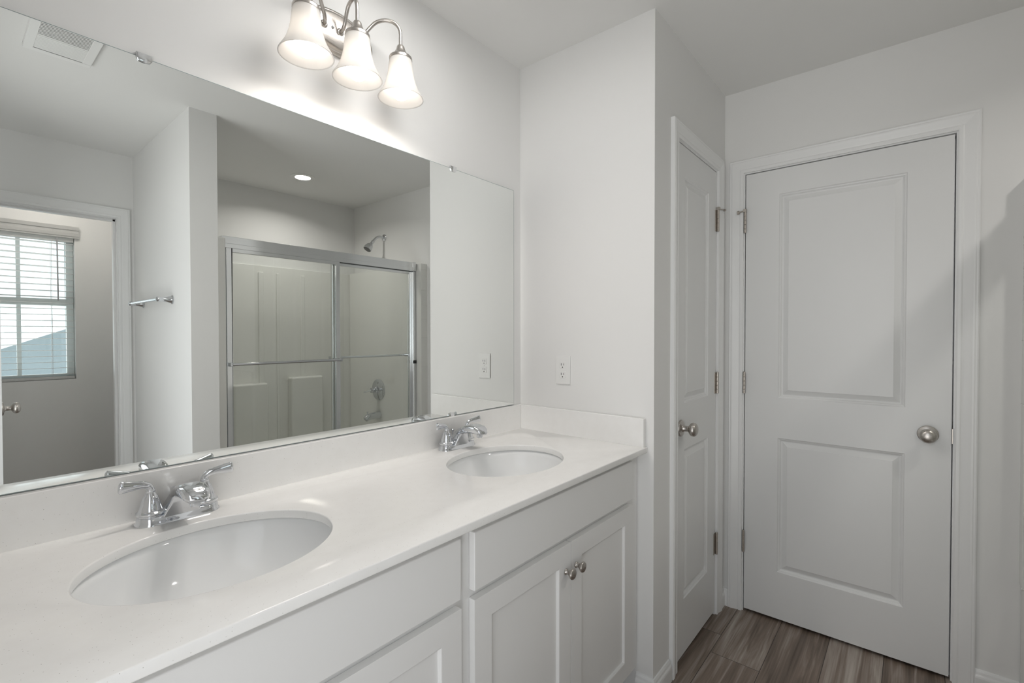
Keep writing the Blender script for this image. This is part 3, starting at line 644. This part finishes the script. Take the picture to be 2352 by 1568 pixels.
o_ = bpy.data.objects.new('downlight_beam', d_); COL.objects.link(o_); o_.parent = T; o_.location = (0, 0, -0.0066)

# ------------------------------------------------------------------ towel bar on the wing wall
T = thing('towel_bar', (XP, -2.06, 1.49), 'short chrome towel bar on the wing wall beside the toilet doorway', 'towel bar')
for yb in (-1.775, -2.345):
    m = MB(); m.lathe([(0, 0.0003), (0.0235, 0.0003), (0.0240, 0.004), (0.0200, 0.007), (0.0185, 0.012), (0.0150, 0.026), (0.0125, 0.042), (0.0120, 0.050), (0.0135, 0.054), (0.0140, 0.066), (0.0125, 0.072), (0.007, 0.0755), (0, 0.076)], (XP, yb, 1.494), (-1, 0, 0), 32, 1.0, 1.0); m.build('post', M['chrome'], T)
m = MB(); m.tube([(XP-0.062, -1.777, 1.494), (XP-0.062, -2.343, 1.494)], 0.0088, 20); m.build('bar', M['chrome'], T)

# ------------------------------------------------------------------ shower: surround, doors, fittings
SXL, SXR, SYF, SYD, SYB = -0.602, 0.752, -1.594, -1.68, -2.585
T = thing('shower_surround', (0.075, -2.1, 0), 'white acrylic tub and shower surround behind the glass doors', 'shower surround')
ZT = 1.846
m = MB(); m.box(XQ+0.001, L-0.001, SYB, -W3+0.001, 0.43, ZT-0.005)
# moulded ribs and corner shelf towers on the back panel
for xa, xb, dp, zt in ((-0.595, -0.50, 0.022, 1.80), (-0.03, 0.008, 0.010, 1.79), (0.105, 0.125, 0.010, 1.79), (0.30, 0.335, 0.010, 1.79)):
    m.box(xa, xb, SYB, SYB+dp, 0.43, zt)
m.build('back_panel', M['acrylic'], T, bevel=0.006, seg=3)
m = MB(); m.box(-0.235, 0.006, SYB+0.001, SYB+0.085, 0.43, 0.935); m.build('shelf', M['acrylic'], T, bevel=0.015, seg=4)
m = MB(); m.box(0.19, 0.455, SYB+0.001, SYB+0.080, 0.43, 0.962); m.build('shelf', M['acrylic'], T, bevel=0.015, seg=4)
m = MB(); m.box(XQ+0.001, SXL, SYB+0.002, SYF, 0.43, ZT-0.01); m.build('side_panel', M['acrylic'], T, bevel=0.008, seg=3)
m = MB(); m.box(SXR, L-0.0002, SYB+0.002, SYF, 0.43, ZT)
# faint tile grooves pressed into the front flange
for zg in (1.06, 1.28, 1.42, 1.53, 1.64, 1.75, 1.80): m.box(0.748, L-0.003, SYF-0.0005, SYF+0.0018, zg, zg+0.0025)
m.build('side_panel', M['acrylic'], T, bevel=0.008, seg=3)
m = MB()
m.box(SXL-0.07, SXR+0.058, SYF-0.01, -1.60, 0.0, 0.43); m.box(SXL-0.07, SXR+0.058, -1.605, -1.76, 0.40, 0.43); m.box(SXL-0.07, SXR+0.058, SYB, SYB+0.06, 0.2, 0.43); m.box(SXL-0.07, SXL+0.06, -1.76, SYB, 0.1, 0.43); m.box(SXR-0.06, SXR+0.058, -1.76, SYB, 0.1, 0.43); m.box(SXL, SXR, -1.76, SYB, 0.05, 0.10); m.box(SXL, SXR, -1.76, -1.70, 0.05, 0.43)
m.build('tub', M['acrylic'], T, bevel=0.01, seg=3)

T = thing('shower_door', (0.075, SYD, 0.43), 'sliding glass shower doors in bright aluminium frames', 'shower door')
m = MB()
m.box(SXL+0.001, SXR-0.001, SYD-0.028, SYD+0.028, 1.812, 1.856); m.box(SXL+0.001, SXR-0.001, SYD+0.020, SYD+0.034, 1.790, 1.816); m.box(SXL+0.001, SXR-0.001, SYD-0.030, SYD-0.026, 1.79, 1.816)
m.build('header_rail', M['satin_alu'], T, bevel=0.006, seg=3)
m = MB(); m.box(SXR-0.032, SXR-0.0012, SYD-0.03, SYD+0.036, 1.797, 1.859); m.build('header_bracket', M['satin_alu'], T, bevel=0.005)
m = MB(); m.box(SXL+0.001, SXL+0.022, SYD-0.024, SYD+0.024, 0.455, 1.79); m.build('jamb', M['satin_alu'], T, bevel=0.003)
m = MB(); m.box(SXR-0.022, SXR-0.001, SYD-0.024, SYD+0.024, 0.455, 1.79); jr = m.build('jamb', M['satin_alu'], T, bevel=0.003)
m = MB(); m.box(SXR-0.030, SXR-0.004, SYD+0.024, SYD+0.034, 1.082, 1.106); m.build('bumper', M['rubber'], jr, bevel=0.002)
m = MB(); m.box(SXL+0.001, SXR-0.001, SYD-0.03, SYD+0.03, 0.43, 0.456); m.build('bottom_track', M['satin_alu'], T, bevel=0.004)
def panel(x0, x1, y, bar_y, bz, bx0, bx1, wl, wr):
    z0, z1 = 0.462, 1.797; t = 0.010
    m = MB()
    m.box(x0, x0+wl, y-t, y+t, z0, z1); m.box(x1-wr, x1, y-t, y+t, z0, z1); m.box(x0+wl, x1-wr, y-t, y+t, z1-0.028, z1); m.box(x0+wl, x1-wr, y-t, y+t, z0, z0+0.03)
    fr = m.build('door_panel_frame', M['satin_alu'], T, bevel=0.0025)
    m = MB(); m.box(x0+wl+0.0007, x1-wr-0.0007, y-0.0015, y+0.0015, z0+0.0307, z1-0.0287); m.build('glass_pane', M['glass'], fr, smooth=False)
    m = MB(); m.tube([(bx0, bar_y, bz), (bx1, bar_y, bz)], 0.0085, 18)
    for bx in (bx0, bx1):
        m.box(bx-0.011, bx+0.011, min(bar_y, y)-0.004, max(bar_y, y)+0.004, bz-0.011, bz+0.011)
    m.build('towel_rail', M['chrome'], fr, bevel=0.002)
panel(-0.580, 0.113, SYD+0.016, SYD+0.060, 1.138, -0.565, 0.098, 0.030, 0.027)
panel(0.072, 0.730, SYD-0.014, SYD-0.058, 1.147, 0.087, 0.715, 0.020, 0.019)

T = thing('overhead_shower', (L, -2.146, 2.12), 'chrome shower head on a bent arm high on the shower wall', 'shower head')
m = MB(); m.lathe([(0, 0.0004), (0.030, 0.0004), (0.0295, 0.004), (0.022, 0.0085), (0.012, 0.011), (0.0, 0.011)], (L, -2.146, 2.121), (-1, 0, 0), 32); m.build('flange', M['chrome'], T)
m = MB(); m.tube(bez((L-0.004, -2.146, 2.121), (L-0.06, -2.146, 2.128), (L-0.078, -2.146, 2.118), (L-0.112, -2.146, 2.072), 14), 0.0105, 18); m.build('shower_arm', M['chrome'], T)
ax = Vector((-0.62, 0, -0.78)).normalized(); o_ = Vector((L-0.108, -2.146, 2.078))
m = MB(); m.lathe([(0, -0.002), (0.013, -0.002), (0.0145, 0.006), (0.0135, 0.014), (0.011, 0.018), (0.0135, 0.024), (0.0125, 0.032), (0.016, 0.038), (0.0235, 0.046), (0.0295, 0.060), (0.0335, 0.078), (0.0350, 0.088), (0.0345, 0.094), (0.031, 0.096), (0.029, 0.092), (0, 0.090)], o_, ax, 36)
hd = m.build('spray_head', M['chrome'], T)
m = MB(); m.lathe([(0, 0.0905), (0.0285, 0.0925), (0.0275, 0.0975), (0.012, 0.0990), (0, 0.0985)], o_, ax, 28); m.build('spray_face', mat('grey_spray_face', (0.18, 0.18, 0.18), 0.5), hd)

T = thing('shower_valve', (SXR, -2.15, 0.843), 'round chrome shower valve with a lever handle', 'shower valve')
m = MB(); m.lathe([(0, 0.0004), (0.0885, 0.0004), (0.0885, 0.004), (0.080, 0.0075), (0.060, 0.0105), (0.040, 0.0125), (0.032, 0.016), (0, 0.016)], (SXR, -2.15, 0.843), (-1, 0, 0), 48); m.build('escutcheon', M['chrome'], T)
m = MB(); m.lathe([(0, 0.014), (0.028, 0.014), (0.0265, 0.030), (0.021, 0.036), (0.0195, 0.056), (0.0215, 0.060), (0.0205, 0.072), (0, 0.075)], (SXR, -2.15, 0.843), (-1, 0, 0), 32)
m.tube([(SXR-0.062, -2.15, 0.843), (SXR-0.085, -2.150, 0.842), (SXR-0.11, -2.149, 0.838), (SXR-0.135, -2.148, 0.833)], [0.012, 0.0125, 0.014, 0.015], 18, True, [0.9, 0.7, 0.5, 0.4]); m.build('handle', M['chrome'], T)
T = thing('tub_spout', (SXR, -2.14, 0.62), 'chrome tub spout below the shower valve', 'tub spout')
m = MB(); m.tube([(SXR-0.0004, -2.14, 0.632), (SXR-0.03, -2.14, 0.633), (SXR-0.08, -2.14, 0.631), (SXR-0.115, -2.14, 0.624), (SXR-0.135, -2.14, 0.610)], [0.031, 0.030, 0.028, 0.026, 0.021], 24); bd = m.build('spout_body', M['chrome'], T)
m = MB(); m.lathe([(0, 0), (0.004, 0), (0.004, 0.014), (0.0075, 0.018), (0.0075, 0.024), (0, 0.026)], (SXR-0.115, -2.14, 0.647), (0, 0, 1), 16); m.build('diverter_knob', M['chrome'], bd)

# ------------------------------------------------------------------ toilet room window, blind, house outside
T = thing('window_1', ((VX0+VX1)/2, -WW, VZ0), 'white vinyl sash window in the toilet room, bright with daylight', 'window', kind='structure')
ya, yb = -3.492, -3.455
m = MB(); fw = 0.042
m.box(VX0+0.001, VX0+fw, ya, yb, VZ0+0.001, VZ1-0.001); m.box(VX1-fw, VX1-0.001, ya, yb, VZ0+0.001, VZ1-0.001); m.box(VX0+fw, VX1-fw, ya, yb, VZ0+0.001, VZ0+0.04); m.box(VX0+fw, VX1-fw, ya, yb, VZ1-0.04, VZ1-0.001); m.box(VX0+fw, VX1-fw, ya+0.002, yb+0.004, 1.515, 1.565)
m.build('window_frame', M['vinyl'], T, bevel=0.003)
xm = -1.257
for z0, z1 in ((VZ0+0.04, 1.515), (1.565, VZ1-0.04)):
    m = MB(); m.box(xm-0.011, xm+0.011, ya+0.010, yb-0.006, z0+0.0005, z1-0.0005); m.build('muntin', M['vinyl'], T, smooth=False)
    for x0, x1 in ((VX0+fw, xm-0.011), (xm+0.011, VX1-fw)):
        m = MB(); m.box(x0+0.0005, x1-0.0005, -3.476, -3.473, z0+0.0005, z1-0.0005); m.build('glass_pane', M['window_glass'], T, smooth=False)
T = thing('window_blind', ((VX0+VX1)/2, -3.425, VZ0), 'white horizontal slat blind lowered over the toilet room window, slats open', 'blind')
m = MB(); m.box(VX0-0.02, VX1+0.024, -WW+0.0015, -WW+0.016, 2.003, 2.088); m.box(VX0-0.02, VX1+0.024, -WW+0.016, -WW+0.020, 2.015, 2.040); m.box(VX0-0.02, VX1+0.024, -WW+0.016, -WW+0.021, 2.060, 2.088); m.build('valance', M['slat'], T, bevel=0.002)
m = MB(); m.box(VX0+0.006, VX1-0.006, -3.450, -3.402, 1.975, 2.026); m.build('head_rail', M['slat'], T, smooth=False)
m = MB(); zz = 1.024; ns = 0
while zz < 1.965:
    y0, y1 = -3.4495, -3.4005; tl = 0.0012
    ring = lambda x: [(x, y0, zz-tl-0.0012), (x, (y0+y1)/2, zz+0.0008-0.0012), (x, y1, zz+tl-0.0012), (x, y1, zz+tl+0.0012), (x, (y0+y1)/2, zz+0.0008+0.0016), (x, y0, zz-tl+0.0012)]
    m.loft([ring(VX0+0.007), ring(VX1-0.007)]); zz += 0.0425; ns += 1
m.build('slats', M['slat'], T, smooth=False)
m = MB(); m.box(VX0+0.007, VX1-0.007, -3.450, -3.400, 0.988, 1.006); m.build('bottom_rail', M['slat'], T, bevel=0.003)
for lx in (-1.42, -1.095):
    m = MB(); m.box(lx-0.0012, lx+0.0012, -3.3995, -3.3985, 1.0, 1.99); m.box(lx-0.0012, lx+0.0012, -3.4515, -3.4505, 1.0, 1.99); m.build('ladder_cord', M['slat'], T, smooth=False)
m = MB(); m.tube([(-1.066, -3.388, 2.00), (-1.064, -3.388, 1.55)], 0.0042, 12); m.build('tilt_wand', mat('wand_grey', (0.42, 0.42, 0.44), 0.4), T)

# neighbour's house: gable wall seen through the window
T = thing('neighbour_house', (-0.2, -8, 0), 'pale blue sided house seen through the toilet room window', 'house')
m = MB()
pts = [(-5.0, 0.0), (2.0, 0.0), (2.0, 2.46), (-1.9, 0.795), (-5.0, -0.01)]
pts = [(-2.6, -0.3), (3.4, -0.3), (3.4, 2.0), (1.3, 2.14), (-2.6, 0.48)]
m.loft([[(x, -8.0, z) for x, z in pts], [(x, -12.0, z) for x, z in pts]])
m.build('siding_wall', M['siding'], T, smooth=False)
m = MB(); rp_ = [(-2.9, 0.37), (1.3, 2.16), (1.3, 2.28), (-2.9, 0.49)]
m.loft([[(x, -7.85, z-0.02) for x, z in rp_], [(x, -12.1, z-0.02) for x, z in rp_]]); m.build('roof_rake', M['trim'], T, smooth=False)
